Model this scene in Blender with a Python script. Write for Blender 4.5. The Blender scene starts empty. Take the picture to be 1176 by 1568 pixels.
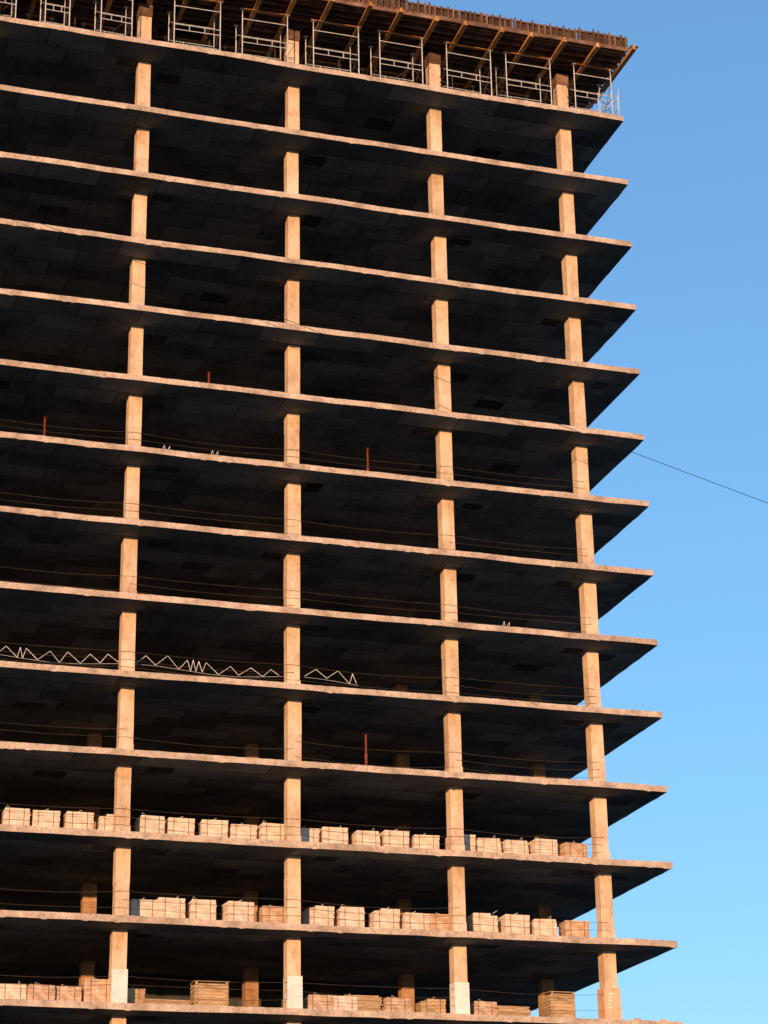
import bpy, math, random
import numpy as np
from mathutils import Matrix, Vector
random.seed(7)
R=random.Random(11)
scene=bpy.context.scene
# ------------------------------------------------------------------ dimensions (metres)
H=3.0
ZOFF=[.186,-.024,-.055,-.065,-.05,-.049,-.038,-.021,.02,.024,.03,.031,.016,-.004,0,0,0]
ZS=[-k*H+ZOFF[k] for k in range(17)]
GROUND=-53.3
T=.232; SB=1.31; CW=.507; DEPTH=20.5; XL=-46.0
CX=[-2.25,-8.25,-14.655,-21.07,-27.45,-33.85,-40.25]
ROWS=[SB+CW/2, SB+CW/2+6.3, SB+CW/2+12.6, SB+CW/2+18.2]
# ------------------------------------------------------------------ material helpers
def newmat(name):
    m=bpy.data.materials.new(name); m.use_nodes=True
    nt=m.node_tree; nt.nodes.clear()
    o=nt.nodes.new('ShaderNodeOutputMaterial'); b=nt.nodes.new('ShaderNodeBsdfPrincipled')
    nt.links.new(b.outputs[0],o.inputs[0])
    b.inputs['Roughness'].default_value=.9
    b.inputs['Specular IOR Level'].default_value=.2
    return m,nt,b
def N(nt,t,**k):
    n=nt.nodes.new(t)
    for a,v in k.items(): setattr(n,a,v)
    return n
def noise(nt,vec,scale,detail=5,rough=.6):
    n=N(nt,'ShaderNodeTexNoise'); n.inputs['Scale'].default_value=scale
    n.inputs['Detail'].default_value=detail; n.inputs['Roughness'].default_value=rough
    nt.links.new(vec,n.inputs['Vector']); return n.outputs['Fac']
def ramp(nt,fac,stops):
    r=N(nt,'ShaderNodeValToRGB'); e=r.color_ramp.elements
    while len(e)<len(stops): e.new(.5)
    for i,(p,c) in enumerate(stops):
        e[i].position=p; e[i].color=(*c,1)
    nt.links.new(fac,r.inputs[0]); return r.outputs[0]
def mix(nt,fac,a,b,mode='MIX'):
    m=N(nt,'ShaderNodeMix',data_type='RGBA',blend_type=mode)
    if isinstance(fac,(int,float)): m.inputs[0].default_value=fac
    else: nt.links.new(fac,m.inputs[0])
    for s,v in ((6,a),(7,b)):
        if isinstance(v,tuple): m.inputs[s].default_value=(*v,1)
        else: nt.links.new(v,m.inputs[s])
    return m.outputs[2]
def surf(name,dark,mid,light,scale=1.5,fine=14,island=.25,bump=.3,rough=.9,stretch=(1,1,1),bdist=.02,pit=.62):
    m,nt,b=newmat(name); b.inputs['Roughness'].default_value=rough
    tc=N(nt,'ShaderNodeTexCoord'); mp=N(nt,'ShaderNodeMapping'); mp.inputs['Scale'].default_value=stretch
    nt.links.new(tc.outputs['Object'],mp.inputs[0]); v=mp.outputs[0]
    c=ramp(nt,noise(nt,v,scale),[(.32,dark),(.5,mid),(.68,light)])
    f=ramp(nt,noise(nt,v,fine,6,.7),[(.35,(pit,pit*.97,pit*.94)),(.52,(1,1,1)),(.75,(1.0,1.0,1.0))])
    c=mix(nt,.8,c,f,'MULTIPLY')
    g=N(nt,'ShaderNodeNewGeometry')
    mr=N(nt,'ShaderNodeMapRange'); mr.inputs['To Min'].default_value=1-island; mr.inputs['To Max'].default_value=1+island
    nt.links.new(g.outputs['Random Per Island'],mr.inputs['Value'])
    hs=N(nt,'ShaderNodeHueSaturation'); nt.links.new(mr.outputs[0],hs.inputs['Value']); nt.links.new(c,hs.inputs['Color'])
    nt.links.new(hs.outputs[0],b.inputs['Base Color'])
    if bump:
        bp=N(nt,'ShaderNodeBump'); bp.inputs['Strength'].default_value=bump; bp.inputs['Distance'].default_value=bdist
        nt.links.new(noise(nt,v,fine,6,.7),bp.inputs['Height']); nt.links.new(bp.outputs[0],b.inputs['Normal'])
    return m
M={}
M['col']=surf('column_concrete',(.58,.4,.26),(.76,.56,.39),(.84,.66,.49),1.4,9,.1,.2,stretch=(1,1,.6),pit=.7)
M['col2']=surf('inner_column_painted_sun',(.36,.19,.09),(.5,.29,.16),(.6,.38,.23),1.6,9,.15,.3)  # orange of low sun put into the colour of the shaded inner columns
M['edge']=surf('slab_edge_concrete',(.36,.27,.2),(.58,.45,.34),(.74,.6,.47),1.1,7,0,.5,bdist=.03,pit=.55)
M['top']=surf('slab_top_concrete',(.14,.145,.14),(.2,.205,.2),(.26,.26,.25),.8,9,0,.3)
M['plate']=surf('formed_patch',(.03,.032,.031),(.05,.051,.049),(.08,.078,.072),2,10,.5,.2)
M['core']=surf('core_wall_painted_dark',(.04,.04,.04),(.07,.068,.064),(.1,.095,.09),1,9,.1,.3)  # near-black colour paints the interior's shade onto the core walls
M['brick']=surf('stacked_brick',(.7,.53,.4),(.85,.69,.55),(.92,.8,.67),3,22,.08,.2,pit=.75)
M['brickred']=surf('stacked_red_brick',(.52,.32,.2),(.66,.45,.31),(.76,.57,.42),3,22,.15,.3)
M['wood']=surf('weathered_timber',(.34,.21,.11),(.55,.37,.2),(.68,.49,.3),3,20,.2,.3,stretch=(1,1,4))
M['beam']=surf('formwork_timber',(.36,.14,.035),(.58,.27,.08),(.7,.38,.14),2,18,.25,.2,.7)
M['joist']=surf('joist_timber',(.1,.055,.035),(.18,.1,.065),(.27,.17,.115),2,18,.4,.2,.8)
M['ply']=surf('formwork_plywood',(.05,.03,.02),(.09,.055,.035),(.13,.08,.05),2,12,.2,.2,.8)
M['steel']=surf('galvanised_steel',(.45,.47,.5),(.62,.64,.67),(.74,.75,.77),4,20,.15,.1,.5)
M['dsteel']=surf('rusty_steel',(.04,.03,.022),(.07,.045,.032),(.1,.07,.05),4,20,.2,.1,.7)
M['prop']=surf('painted_red_steel',(.12,.02,.01),(.2,.035,.015),(.28,.06,.025),3,20,.2,.1,.5)
M['wrap']=surf('protective_plastic_sheet',(.76,.73,.68),(.88,.85,.8),(.93,.91,.88),2,9,.05,.2,.6,pit=.85)
M['wrapo']=surf('orange_sheet',(.7,.4,.24),(.82,.48,.3),(.87,.56,.38),2,9,.05,.2,.6,pit=.85)
M['white']=surf('white_paint',(.6,.6,.6),(.75,.75,.74),(.85,.85,.83),3,12,.1,.1,.6)
M['wire']=surf('steel_wire_rope',(.003,.003,.003),(.004,.004,.004),(.006,.006,.006),3,12,.1,0,1)
M['ground']=surf('compacted_earth',(.1,.095,.085),(.17,.16,.14),(.24,.22,.19),.05,2,0,.5)
def soffit_mat():
    m,nt,b=newmat('soffit_concrete'); b.inputs['Roughness'].default_value=.85
    tc=N(nt,'ShaderNodeTexCoord')
    br=N(nt,'ShaderNodeTexBrick'); br.offset=.37
    for k,v in (('Scale',1),('Mortar Size',.02),('Brick Width',2.44),('Row Height',1.22),('Bias',0),('Mortar Smooth',.1)):
        br.inputs[k].default_value=v
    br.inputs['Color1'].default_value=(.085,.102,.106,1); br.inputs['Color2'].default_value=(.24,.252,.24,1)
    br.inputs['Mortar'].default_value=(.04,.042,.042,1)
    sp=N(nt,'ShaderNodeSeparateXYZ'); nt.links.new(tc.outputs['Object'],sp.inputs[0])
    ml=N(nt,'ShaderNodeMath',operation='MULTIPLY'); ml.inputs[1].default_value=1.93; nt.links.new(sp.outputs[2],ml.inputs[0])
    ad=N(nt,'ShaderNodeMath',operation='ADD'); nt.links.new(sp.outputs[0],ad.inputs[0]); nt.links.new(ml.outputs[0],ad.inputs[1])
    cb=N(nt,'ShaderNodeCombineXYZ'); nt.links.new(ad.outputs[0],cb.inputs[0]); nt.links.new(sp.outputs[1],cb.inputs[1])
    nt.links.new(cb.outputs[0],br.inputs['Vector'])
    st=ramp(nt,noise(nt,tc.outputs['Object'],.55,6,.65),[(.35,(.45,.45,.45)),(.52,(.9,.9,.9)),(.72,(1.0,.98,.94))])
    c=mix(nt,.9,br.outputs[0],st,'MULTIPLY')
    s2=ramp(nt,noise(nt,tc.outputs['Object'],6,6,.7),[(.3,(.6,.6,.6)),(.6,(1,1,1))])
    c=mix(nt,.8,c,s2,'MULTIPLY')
    nt.links.new(c,b.inputs['Base Color'])
    bp=N(nt,'ShaderNodeBump'); bp.inputs['Strength'].default_value=.3; bp.inputs['Distance'].default_value=.01
    nt.links.new(noise(nt,tc.outputs['Object'],7),bp.inputs['Height']); nt.links.new(bp.outputs[0],b.inputs['Normal'])
    return m
M['soffit']=soffit_mat()
# ------------------------------------------------------------------ mesh builder
class MB:
    def __init__(s): s.v=[];s.f=[];s.m=[];s.mats=[]
    def mi(s,k):
        if k not in s.mats: s.mats.append(k)
        return s.mats.index(k)
    def hexa(s,p,mat):
        b=len(s.v); s.v+= [tuple(q) for q in p]; i=s.mi(mat)
        for q in ((0,3,2,1),(4,5,6,7),(0,1,5,4),(1,2,6,5),(2,3,7,6),(3,0,4,7)):
            s.f.append(tuple(b+j for j in q)); s.m.append(i)
    def box(s,a,b,mat,j=0):
        x0,y0,z0=a;x1,y1,z1=b
        p=[(x0,y0,z0),(x1,y0,z0),(x1,y1,z0),(x0,y1,z0),(x0,y0,z1),(x1,y0,z1),(x1,y1,z1),(x0,y1,z1)]
        if j: p=[(q[0]+R.uniform(-j,j),q[1]+R.uniform(-j,j),q[2]+R.uniform(-j,j)) for q in p]
        s.hexa(p,mat)
    def tube(s,p0,p1,r,mat,n=6):
        p0=Vector(p0);p1=Vector(p1); d=(p1-p0).normalized()
        a=d.orthogonal().normalized(); c=d.cross(a); b=len(s.v); i=s.mi(mat)
        for P in (p0,p1):
            for k in range(n):
                t=2*math.pi*k/n; s.v.append(tuple(P+a*r*math.cos(t)+c*r*math.sin(t)))
        for k in range(n):
            s.f.append((b+k,b+(k+1)%n,b+n+(k+1)%n,b+n+k)); s.m.append(i)
        s.f.append(tuple(b+k for k in range(n))[::-1]); s.m.append(i)
        s.f.append(tuple(b+n+k for k in range(n))); s.m.append(i)
    def path(s,pts,r,mat,n=5):
        for a,b in zip(pts[:-1],pts[1:]): s.tube(a,b,r,mat,n)
    def mesh(s,name):
        me=bpy.data.meshes.new(name); me.from_pydata(s.v,[],s.f)
        for k in s.mats: me.materials.append(M[k])
        me.polygons.foreach_set('material_index',s.m); me.update(); return me
    def obj(s,name,parent=None,loc=(0,0,0),rot=0):
        return put(s.mesh(name),name,parent,loc,rot)
def put(me,name,parent=None,loc=(0,0,0),rot=0):
    o=bpy.data.objects.new(name,me); scene.collection.objects.link(o)
    o.location=loc; o.rotation_euler=(0,0,rot)
    if parent: o.parent=parent
    return o
def empty(name,loc=(0,0,0)):
    e=bpy.data.objects.new(name,None); scene.collection.objects.link(e); e.location=loc; return e
# ------------------------------------------------------------------ building
bld=empty('unfinished_concrete_building')
def smooth_noise(n,amp,step):
    k=[R.uniform(-amp,amp) for _ in range(n//step+3)]
    return [k[i//step]*(1-(i%step)/step)+k[i//step+1]*((i%step)/step) for i in range(n)]
def slab(k):
    zt=ZS[k]; zb=zt-T
    b=MB(); dx=.16; n=int((0-XL)/dx)+1
    xs=[XL+(0-XL)*i/(n-1) for i in range(n)]
    w1=smooth_noise(n,.03,20); w2=smooth_noise(n,.013,3); w3=smooth_noise(n,.015,4); wb=smooth_noise(n,.022,6); wy=smooth_noise(n,.04,12)
    ft=[];fb=[];fm=[]
    for i,x in enumerate(xs):
        j=R.uniform(-.006,.006)
        tz=zt+w1[i]*.6+w2[i]*.7+j
        bz=zb+w1[i]*.6+wb[i]*.6-(.03 if R.random()<.05 else 0)
        if i in(0,n-1): tz,bz=zt,zb
        ft.append((x,wy[i]+w2[i],tz)); fm.append((x,wy[i]+w3[i]-.01,(tz+bz)/2)); fb.append((x,wy[i]+w3[i]*.6,bz))
    b.v+=ft+fm+fb
    b.v+=[(x,.35,zt) for x in xs]+[(x,.35,zb) for x in xs]
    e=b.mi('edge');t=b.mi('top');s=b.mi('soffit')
    for i in range(n-1):
        F=lambda r,q:r*n+q
        b.f.append((F(1,i),F(1,i+1),F(0,i+1),F(0,i)));b.m.append(e)
        b.f.append((F(2,i),F(2,i+1),F(1,i+1),F(1,i)));b.m.append(e)
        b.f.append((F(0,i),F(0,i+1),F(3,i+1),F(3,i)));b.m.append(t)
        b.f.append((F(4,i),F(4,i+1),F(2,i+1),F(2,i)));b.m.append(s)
    q=len(b.v)
    b.v+=[(XL,.35,zt),(0,.35,zt),(0,DEPTH,zt),(XL,DEPTH,zt),(XL,.35,zb),(0,.35,zb),(0,DEPTH,zb),(XL,DEPTH,zb)]
    for fc,mm in (((0,1,2,3),t),((7,6,5,4),s),((2,6,7,3),e),((0,3,7,4),e)):
        b.f.append(tuple(q+a for a in fc));b.m.append(mm)
    m2=int(DEPTH/.25); q=len(b.v)
    pr=smooth_noise(m2+1,.03,3)
    for i in range(m2+1):
        y=.35+(DEPTH-.35)*i/m2
        off=0 if i in(0,m2) else pr[i]
        b.v+=[(off,y,zt),(off,y,zb)]
    for i in range(m2):
        b.f.append((q+2*i,q+2*i+1,q+2*i+3,q+2*i+2));b.m.append(e)
    b.f.append((4*n-1,n-1,2*n-1,3*n-1,5*n-1));b.m.append(e)
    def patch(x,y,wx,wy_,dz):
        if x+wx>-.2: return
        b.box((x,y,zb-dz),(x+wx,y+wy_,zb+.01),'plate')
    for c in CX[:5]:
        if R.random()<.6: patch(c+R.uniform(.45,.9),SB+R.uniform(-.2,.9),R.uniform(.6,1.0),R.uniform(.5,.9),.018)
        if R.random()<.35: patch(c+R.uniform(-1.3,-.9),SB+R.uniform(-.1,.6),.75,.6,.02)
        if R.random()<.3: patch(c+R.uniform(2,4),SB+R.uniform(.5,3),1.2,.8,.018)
    b.obj('floor_slab_%d'%(16-k),bld)
for k in range(16): slab(k)
cols=MB()
for k in range(16):
    zt=ZS[k]-T+.02; zb=(ZS[k+1]-.01) if k<15 else GROUND-.3
    for ri,y in enumerate(ROWS):
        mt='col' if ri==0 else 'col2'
        for c in CX:
            if ri>=2 and -30<c<-6: continue
            x=c+R.uniform(-.03,.03); w=CW+R.uniform(-.02,.02); yy=y
            cuts=[zb]+sorted(zb+(zt-zb)*u+R.uniform(-.05,.05) for u in ((.36,.72) if R.random()<.6 else (.5,)))+[zt]
            for a,bz in zip(cuts[:-1],cuts[1:]):
                e=R.uniform(-.006,.006); d=w/2+e
                cols.box((x-d,yy-d,a),(x+d,yy+d,bz),mt,.004)
            if ri==0:
                if R.random()<.6: cols.box((x-d-.02,yy-d-.02,zb),(x+d+.02,yy+d+.02,zb+R.uniform(.5,.62)),'col')
for y in ROWS[:2]:
    for c in CX:
        d=CW/2; cols.box((c-d,y-d,ZS[0]-.01),(c+d,y+d,ZS[0]+2.0),'col')
        cols.box((c-d-.03,y-d-.03,ZS[0]+2.003),(c+d+.03,y+d+.03,ZS[0]+2.58),'joist')
cols.obj('columns',bld)
w=MB()
for c in CX[:4]:
    d=CW/2+.03; z=ZS[13]; y=ROWS[0]
    if c==CX[0]:
        w.box((c-d-.05,y-d-.05,z),(c+d+.05,y+d+.05,z+1.4),'wrapo',.004)
        for i in range(5): w.box((c-d+.12,y-d-.065,z+.62+i*.13),(c-d+.12+R.uniform(.1,.2),y-d-.056,z+.67+i*.13),'wrap')
    else: w.box((c-d,y-d,z),(c+d,y+d,z+1.38),'wrap',.006)
w.obj('column_base_wraps',bld)
core=MB()  # walls added so the space behind the columns stays black
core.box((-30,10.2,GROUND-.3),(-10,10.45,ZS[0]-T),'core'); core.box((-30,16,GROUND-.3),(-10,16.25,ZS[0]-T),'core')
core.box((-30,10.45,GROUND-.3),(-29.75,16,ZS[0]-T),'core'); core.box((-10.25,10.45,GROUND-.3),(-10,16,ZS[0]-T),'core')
core.obj('core_walls',bld)
# ------------------------------------------------------------------ top formwork deck
Z0=ZS[0]
deck=empty('formwork_deck')
b=MB()
xs=[.12]; xx=-1.55
while xx>XL: xs.append(xx); xx-=1.5
for x in xs:
    tip=-1.15+R.uniform(-.3,.2); xr=x+R.uniform(-.12,.12)
    b.box((xr-.05,tip,Z0+2.642),(xr+.05,9,Z0+2.82),'beam',.001)
    b.box((xr-.10,tip-.01,Z0+2.60),(xr+.10,tip+R.uniform(3,5),Z0+2.64),'beam',.001)
b.obj('main_beams',deck)
b=MB(); y=-.75
while y<9:
    x=.15+R.uniform(-.1,.25)
    while x>XL:
        L=R.uniform(3.5,5.5); yy=y+R.uniform(-.06,.06)
        b.box((x-L,yy-.04,Z0+2.825),(x-.01,yy+.04,Z0+2.985),'joist'); x-=L
    y+=.42
b.obj('secondary_joists',deck)
b=MB(); x=.1
while x>XL:
    b.box((x-1.2,-.7,Z0+2.99),(x-.006,12,Z0+3.01),'ply'); x-=1.2
b.obj('plywood_deck',deck)
b=MB(); x=.1
while x>XL:
    h=Z0+3.62+R.uniform(-.05,.05); L=R.choice([2.4,3.0,3.0]); g=R.choice([.02,.04,.12])
    b.box((x-L+g,-.62,Z0+3.012),(x,-.60,h),'ply')
    b.box((x-L+g,-.70,h-.1),(x,-.622,h-.02),'joist')
    b.box((x-L+g,-.70,Z0+3.02),(x,-.622,Z0+3.1),'joist')
    q=x-.1
    while q>x-L:
        b.box((q-.03,-.78,Z0+3.0),(q+.03,-.703,h-R.uniform(-.08,.08)),'joist',.006); q-=R.uniform(.2,.34)
    x-=L
b.box((.08,-.6,Z0+3.012),(.10,12,Z0+3.6),'ply')
for i in range(40): b.box((.103,-.55+i*.3,Z0+3.0),(.17,-.49+i*.3,Z0+3.62),'joist')
b.box((.103,-1.05,Z0+2.99),(.45,-.75,Z0+3.03),'joist')
b.obj('edge_formwork',deck)
# ------------------------------------------------------------------ shoring frames
def frame(x0,x1,name='shoring_frame_tower'):
    b=MB(); r=.024; L=x1-x0
    for y in (0,1.25):
        for x in (0,L):
            b.tube((x,y,.0),(x,y,2.3),r,'steel')
            b.box((x-.07,y-.07,0),(x+.07,y+.07,.012),'steel')
            b.tube((x,y,2.3),(x,y,2.56),.016,'steel')
            b.box((x-.09,y-.07,2.56),(x+.09,y+.07,2.575),'steel')
        for z in (.25,.95,1.2,2.1): b.tube((0,y,z),(L,y,z),r*.75,'steel')
        for x in (L*.33,L*.66): b.tube((x,y,.95),(x,y,1.2),r*.7,'steel')
    for x in (0,L):
        for z in (.3,1.1,1.9): b.tube((x,0,z),(x,1.25,z),r*.8,'dsteel')
        b.tube((x,0,.3),(x,1.25,1.9),r*.6,'dsteel'); b.tube((x,1.25,.3),(x,0,1.9),r*.6,'dsteel')
    if R.random()<.5: b.tube((0,1.25,.3),(L,1.25,1.9),r*.6,'dsteel')
    b.box((-.1,-.06,2.578),(L+.1,.06,2.598),'beam')
    return b.obj(name,None,(x0,.4+R.uniform(-.08,.08),Z0),R.uniform(-.03,.03))
F=[(-2.05,-.3),(-5.26,-3.2),(-8.0,-5.95),(-11.05,-9.13),(-14.0,-12.0),(-17.1,-15.15),(-20.05,-18.1),(-23.1,-21.8),(-25.4,-24.4),(-27.9,-26.6),(-31,-29)]
for a,c in F: frame(a,c)
for a,c in F[:9]:
    o=frame(a,c); o.location.y=3.4; o.location.x+=R.uniform(-.4,.4)
def shore_post(x,y,h):
    b=MB(); b.tube((0,0,0),(0,0,h*.55),.035,'dsteel',8); b.tube((0,0,h*.55),(0,0,h),.026,'dsteel',8)
    b.box((-.08,-.08,0),(.08,.08,.01),'dsteel'); b.box((-.08,-.08,h),(.08,.08,h+.01),'dsteel'); b.tube((-.08,0,h*.55),(.08,0,h*.55),.012,'dsteel')
    b.obj('formwork_prop',None,(x,y,Z0))
for x in (-2.6,-6.9,-9.0,-12.1,-15.0,-18.0,-20.6,-23.8): shore_post(x+R.uniform(-.2,.2),2.6+R.uniform(-.4,.4),2.58)
def rail(x0,y0,x1,y1,z,name='temporary_guard_rail',h=1.1):
    b=MB(); d=Vector((x1-x0,y1-y0,0)); n=max(1,int(d.length/1.2))
    for i in range(n+1):
        p=d*i/n; b.tube((p.x,p.y,0),(p.x+R.uniform(-.03,.03),p.y,h),.016,'steel')
    for zz in (.5,1.05): b.tube((0,0,zz),(d.x,d.y,zz+R.uniform(-.03,.03)),.012,'steel')
    b.tube((0,0,.05),(d.x/n,d.y/n,1.0),.01,'steel')
    b.obj(name,None,(x0,y0,z))
rail(-.12,.15,-.12,2.6,Z0,h=1.5); rail(-1.1,.12,-.14,.12,Z0)
rail(-.9,2.2,-.15,3.4,ZS[1],h=1.2)
# ------------------------------------------------------------------ pallets
def pallet_base(b,w,d):
    for x in (-w/2,-.05,w/2-.1): b.box((x,-d/2,0),(x+.1,d/2,.022),'wood'); b.box((x,-d/2,.022),(x+.1,d/2,.1),'wood')
    n=7
    for i in range(n):
        x=-w/2+i*(w-.1)/(n-1); b.box((x,-d/2,.101),(x+.1,d/2,.123),'wood',.002)
def brick_pallet(kind,w=1.0,d=.85,rows=11,mat='brick'):
    b=MB(); pallet_base(b,w,d)
    z=.125; bh=.088; lean=R.uniform(-.006,.006)
    for r in range(rows):
        n=4 if r%2 else 5; ox=R.uniform(-.012,.012)+lean*r
        wd=(w-.03-(0.06 if r>=rows-1 and kind%2 else 0))
        for i in range(n):
            for jj in range(2):
                if r==rows-1 and kind==3 and i>2: continue
                if r==rows-1 and kind==4 and i<1: continue
                x0=-wd/2+i*wd/n; y0=-d/2+.02+jj*(d-.04)/2
                b.box((x0+ox+.003,y0,z+.002),(x0+wd/n-.003+ox,y0+(d-.04)/2-.006,z+bh-.003),mat,.002)
        z+=bh
    for x in (-w*.27,w*.27):
        b.box((x-.006,-d/2+.004,.12),(x+.006,-d/2+.012,z+.006),'dsteel'); b.box((x-.006,-d/2+.004,z+.002),(x+.006,d/2,z+.01),'dsteel')
    p=(R.uniform(-.3,.3),-.2,z); q=(p[0]+R.uniform(-.2,.2),-.25,z+R.uniform(.06,.16)); s2=(q[0]+R.uniform(-.25,.25),-.2,z+.02)
    b.path([p,q,s2],.006,'white')
    return b.mesh('brick_pallet')
variants=[brick_pallet(i,rows=[12,12,11,12,12,11,12][i],w=[1.02,.98,1.03,.99,1.02,.97,1.02][i]) for i in range(7)]
reds=[brick_pallet(i,rows=11,mat='brickred') for i in range(2)]
lows=[brick_pallet(i,rows=8,mat=m) for i,m in ((0,'brick'),(1,'brickred'),(4,'wood'))]
def pal(x,k,var=None,y=2.7,rot=None):
    me=var or R.choice(variants)
    put(me,'brick_pallet',None,(x+.12,y+R.uniform(-.1,.1),ZS[k]+.004),R.uniform(-.08,.08) if rot is None else rot)
for x in (-27.2,-26.1,-24.93,-23.82,-22.63,-21.41,-19.98,-18.83,-17.55,-16.45,-15.34,-14.02,-12.85,-11.59,-10.47,-9.24,-7.78,-6.67,-5.54,-4.40): pal(x,11)
pal(-3.15,11,reds[0])
for x in (-20.15,-19.14,-17.97,-16.59,-13.5,-12.27,-10.94,-9.73,-6.95,-5.71,-4.45): pal(x,12)
pal(-15.2,12,reds[1]); pal(-8.65,12,reds[1]); pal(-3.16,12,reds[0])
for x,v in ((-26,lows[0]),(-24.85,lows[0]),(-23.9,lows[1]),(-22.89,lows[1]),(-21.8,reds[1]),(-20.6,lows[2]),(-13.67,lows[1]),(-12.72,lows[0]),(-10.73,lows[1]),(-9.3,lows[2]),(-7.26,lows[1])): pal(x,13,v,2.3)
def timber_stack(x,k,w,n,y=2.3,h=.05):
    b=MB(); z=0
    for x0 in (-w*.35,w*.3): b.box((x0,-.4,0),(x0+.08,.4,.08),'wood')
    z=.082
    for r in range(n):
        o=R.uniform(-.06,.06)
        for j in range(5): b.box((-w/2+o+R.uniform(-.04,.04),-.4+j*.16,z+.002),(w/2+o+R.uniform(-.04,.04),-.4+j*.16+.15,z+h-.003),'wood',.003)
        z+=h
    b.obj('timber_plank_stack',None,(x,y,ZS[k]+.003),R.uniform(-.05,.05))
timber_stack(-19.28,13,1.9,8); timber_stack(-11.87,13,1.35,16); timber_stack(-6.0,13,1.3,12)
def crate(x,k,w,h,y=2.2,mat='wood'):
    b=MB(); d=.8; b.box((-w/2+.03,-d/2+.03,.1),(w/2-.03,d/2-.03,h-.06),mat)
    for s in (-d/2,d/2-.025):
        z=.1
        while z<h-.1: b.box((-w/2,s,z),(w/2,s+.025,z+.105),'wood',.003); z+=.12
        for xx in (-w/2,w/2-.09): b.box((xx,s-.027 if s<0 else s+.027,.0),(xx+.09,s-.002 if s<0 else s+.052,h),'wood')
    for s in (-w/2-.026,w/2+.002):
        z=.1
        while z<h-.1: b.box((s,-d/2,z),(s+.024,d/2,z+.105),'wood',.002); z+=.12
    for i in range(6): b.box((-w/2-.05,-d/2+i*.135,h+.001),(w/2+.05,-d/2+i*.135+.12,h+.024),'wood',.003)
    b.obj('wooden_crate',None,(x,y,ZS[k]+.003),R.uniform(-.04,.04))
crate(-17.6,13,1.2,1.15); crate(-4.05,13,.95,1.25,mat='brickred')
b=MB()
for i in range(26):
    x=R.uniform(-1.6,0); y=R.uniform(.15,1.0); s=R.uniform(.04,.12)
    b.box((x,y,0),(x+s*2,y+s,s*.8),R.choice(['wood','brick','white','brickred']),.015)
b.obj('construction_debris',None,(-.3,0,ZS[13]+.02))
# ------------------------------------------------------------------ steel props, wires, lattice
def steel_prop(x,k,y=3.0,h=1.6):
    b=MB()
    b.tube((0,0,0),(0,0,h*.6),.06,'prop',10); b.tube((0,0,h*.6),(0,0,h),.045,'prop',10)
    b.tube((0,0,h*.58),(0,0,h*.62),.07,'prop',10); b.box((-.09,-.09,0),(.09,.09,.012),'prop'); b.box((-.09,-.09,h),(.09,.09,h+.012),'prop')
    b.obj('steel_prop',None,(x,y,ZS[k]))
steel_prop(-24.3,6,h=2.1); steel_prop(-17.75,5,h=1.9); steel_prop(-11.05,6,h=2.3); steel_prop(-11.3,10,h=2.1)
for k in range(6,14):
    b=MB()
    for z0 in (.55,.85,1.15):
        for a,c in zip(CX[:-1],CX[1:]):
            if R.random()<.2: continue
            sag=R.uniform(.02,.16); pts=[]
            for i in range(9):
                t=i/8; pts.append((a+(c-a)*t,SB-.02,z0-4*sag*t*(1-t)+R.uniform(-.004,.004)))
            b.path(pts,.008,'dsteel',4)
    b.obj('safety_wire_rope',None,(0,0,ZS[k]))
def zigzag(x0,x1,k,amp,step,y=1.95,z0=.8,tight=()):
    b=MB(); x=x0;i=0; pts=[]
    while x<x1:
        a=amp*(.65+.35*abs(math.sin((x-x0)*.55)))
        pts.append((x,y+R.uniform(-.05,.05),z0+(a if i%2 else 0)+R.uniform(0,.07)+.1*math.cos((x-x0)*.98))); i+=1
        st=step*R.uniform(.7,1.25)
        for u,v in tight:
            if u<x<v: st*=.3
        x+=st
    b.path(pts,.012,'white',5)
    b.path([(x0+(x1-x0)*i/12,y,z0+.1*math.cos((x1-x0)*i/12*.98)) for i in range(13)],.006,'white',4)
    b.obj('lattice_wire',None,(0,0,ZS[k]))
zigzag(-26.8,-14.9,9,.42,.42,tight=((-25.4,-24.9),(-18.7,-18.0))); zigzag(-14.1,-11.9,9,.45,.4,tight=((-12.6,-12.1),))
for x,k in ((-19.9,6),(-18.0,6),(-6.2,8)):
    b=MB(); b.path([(0,0,0),(.12,0,.32),(.2,.05,.05),(.34,0,.3),(.3,0,0)],.009,'white'); b.obj('bent_rebar',None,(x-.3,.35,ZS[k]))
b=MB(); pts=[]
A=Vector((-45.9,-.15,-3.0)); B=Vector((5.5,-1.6,-18.5)); Cc=Vector((118,-10,GROUND+.0))
for i in range(25):
    t=i/24; p=A.lerp(B,t); p.z-=4*.25*t*(1-t); pts.append(p)
for i in range(1,30): 
    t=i/29; p=B.lerp(Cc,t); pts.append(p)
b.path(pts,.012,'wire',6); b.obj('hoisting_cable')
# ------------------------------------------------------------------ ground
b=MB(); s=4000
b.v=[(-s,-s,GROUND),(s,-s,GROUND),(s,s,GROUND),(-s,s,GROUND)]; b.f=[(0,1,2,3)]; b.m=[b.mi('ground')]
b.obj('ground')
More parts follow.
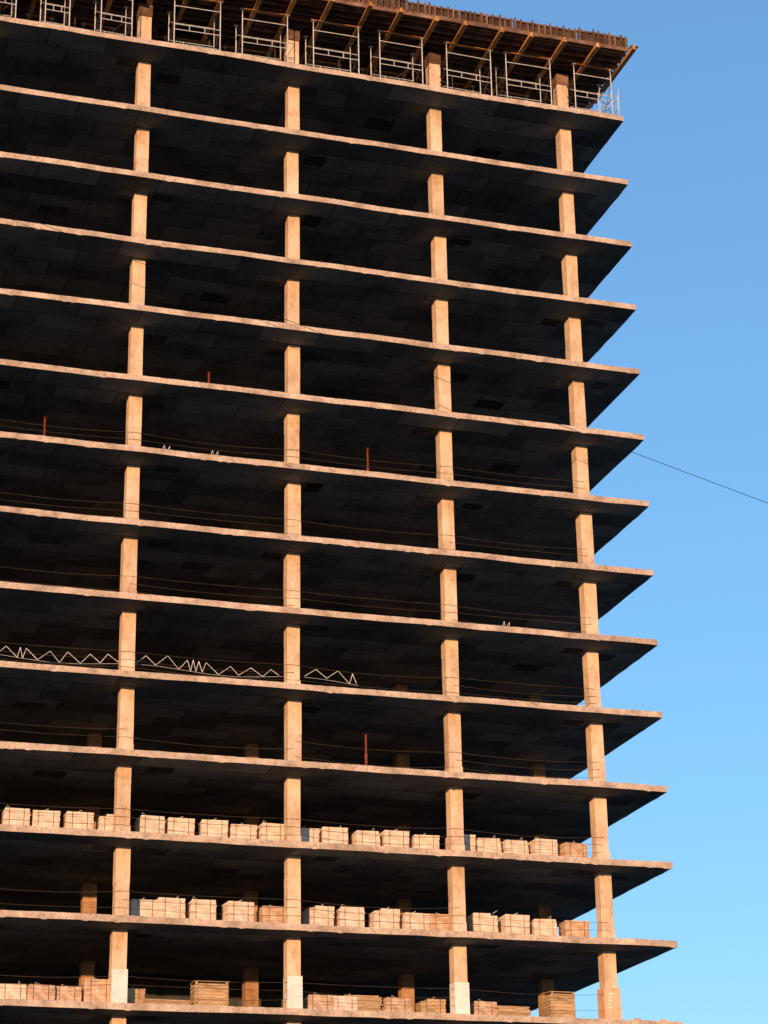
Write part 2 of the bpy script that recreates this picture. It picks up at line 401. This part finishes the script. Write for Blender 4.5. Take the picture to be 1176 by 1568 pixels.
# ------------------------------------------------------------------ light
az=math.radians(32); el=math.radians(3.6)
tos=Vector((-math.sin(az)*math.cos(el),-math.cos(az)*math.cos(el),math.sin(el)))
sd=bpy.data.lights.new('sun','SUN'); sd.energy=5; sd.angle=math.radians(.5); sd.color=(1,.57,.28)
so=bpy.data.objects.new('sun',sd); scene.collection.objects.link(so); so.rotation_euler=tos.to_track_quat('Z','Y').to_euler()
wd=bpy.data.worlds.new("World"); scene.world=wd; wd.use_nodes=True; nt=wd.node_tree
bg=nt.nodes['Background']; sky=nt.nodes.new('ShaderNodeTexSky'); sky.sky_type='NISHITA'; sky.sun_disc=False
sky.sun_elevation=el; sky.sun_rotation=math.atan2(tos.x,tos.y)
sky.air_density=1.0; sky.dust_density=0; sky.ozone_density=5.0
g=nt.nodes.new('ShaderNodeGamma'); g.inputs[1].default_value=.7; nt.links.new(sky.outputs[0],g.inputs[0])
vm=nt.nodes.new('ShaderNodeVectorMath'); vm.operation='MULTIPLY'; vm.inputs[1].default_value=(5.6,4.1,3.7); nt.links.new(g.outputs[0],vm.inputs[0])
nt.links.new(vm.outputs[0],bg.inputs[0]); bg.inputs[1].default_value=.15
# ------------------------------------------------------------------ camera
f,a,pi_,r,X,Y,Z=3397.7,.3158,.3787,-.0182,-36.321,-76.6,-51.8
fw=np.array([math.sin(a)*math.cos(pi_),math.cos(a)*math.cos(pi_),math.sin(pi_)])
rt=np.cross(fw,[0,0,1]); rt/=np.linalg.norm(rt); up=np.cross(rt,fw)
r2=rt*math.cos(r)+up*math.sin(r); u2=-rt*math.sin(r)+up*math.cos(r)
cd=bpy.data.cameras.new("Camera"); co=bpy.data.objects.new("Camera",cd); scene.collection.objects.link(co)
co.matrix_world=Matrix(((r2[0],u2[0],-fw[0],X),(r2[1],u2[1],-fw[1],Y),(r2[2],u2[2],-fw[2],Z),(0,0,0,1)))
cd.sensor_fit='VERTICAL'; cd.sensor_height=36; cd.lens=f/1568*36; cd.clip_end=10000; cd.shift_x=-.00185; cd.shift_y=.001
scene.camera=co
scene.view_settings.view_transform='Standard'; scene.view_settings.look='None'; scene.view_settings.exposure=0
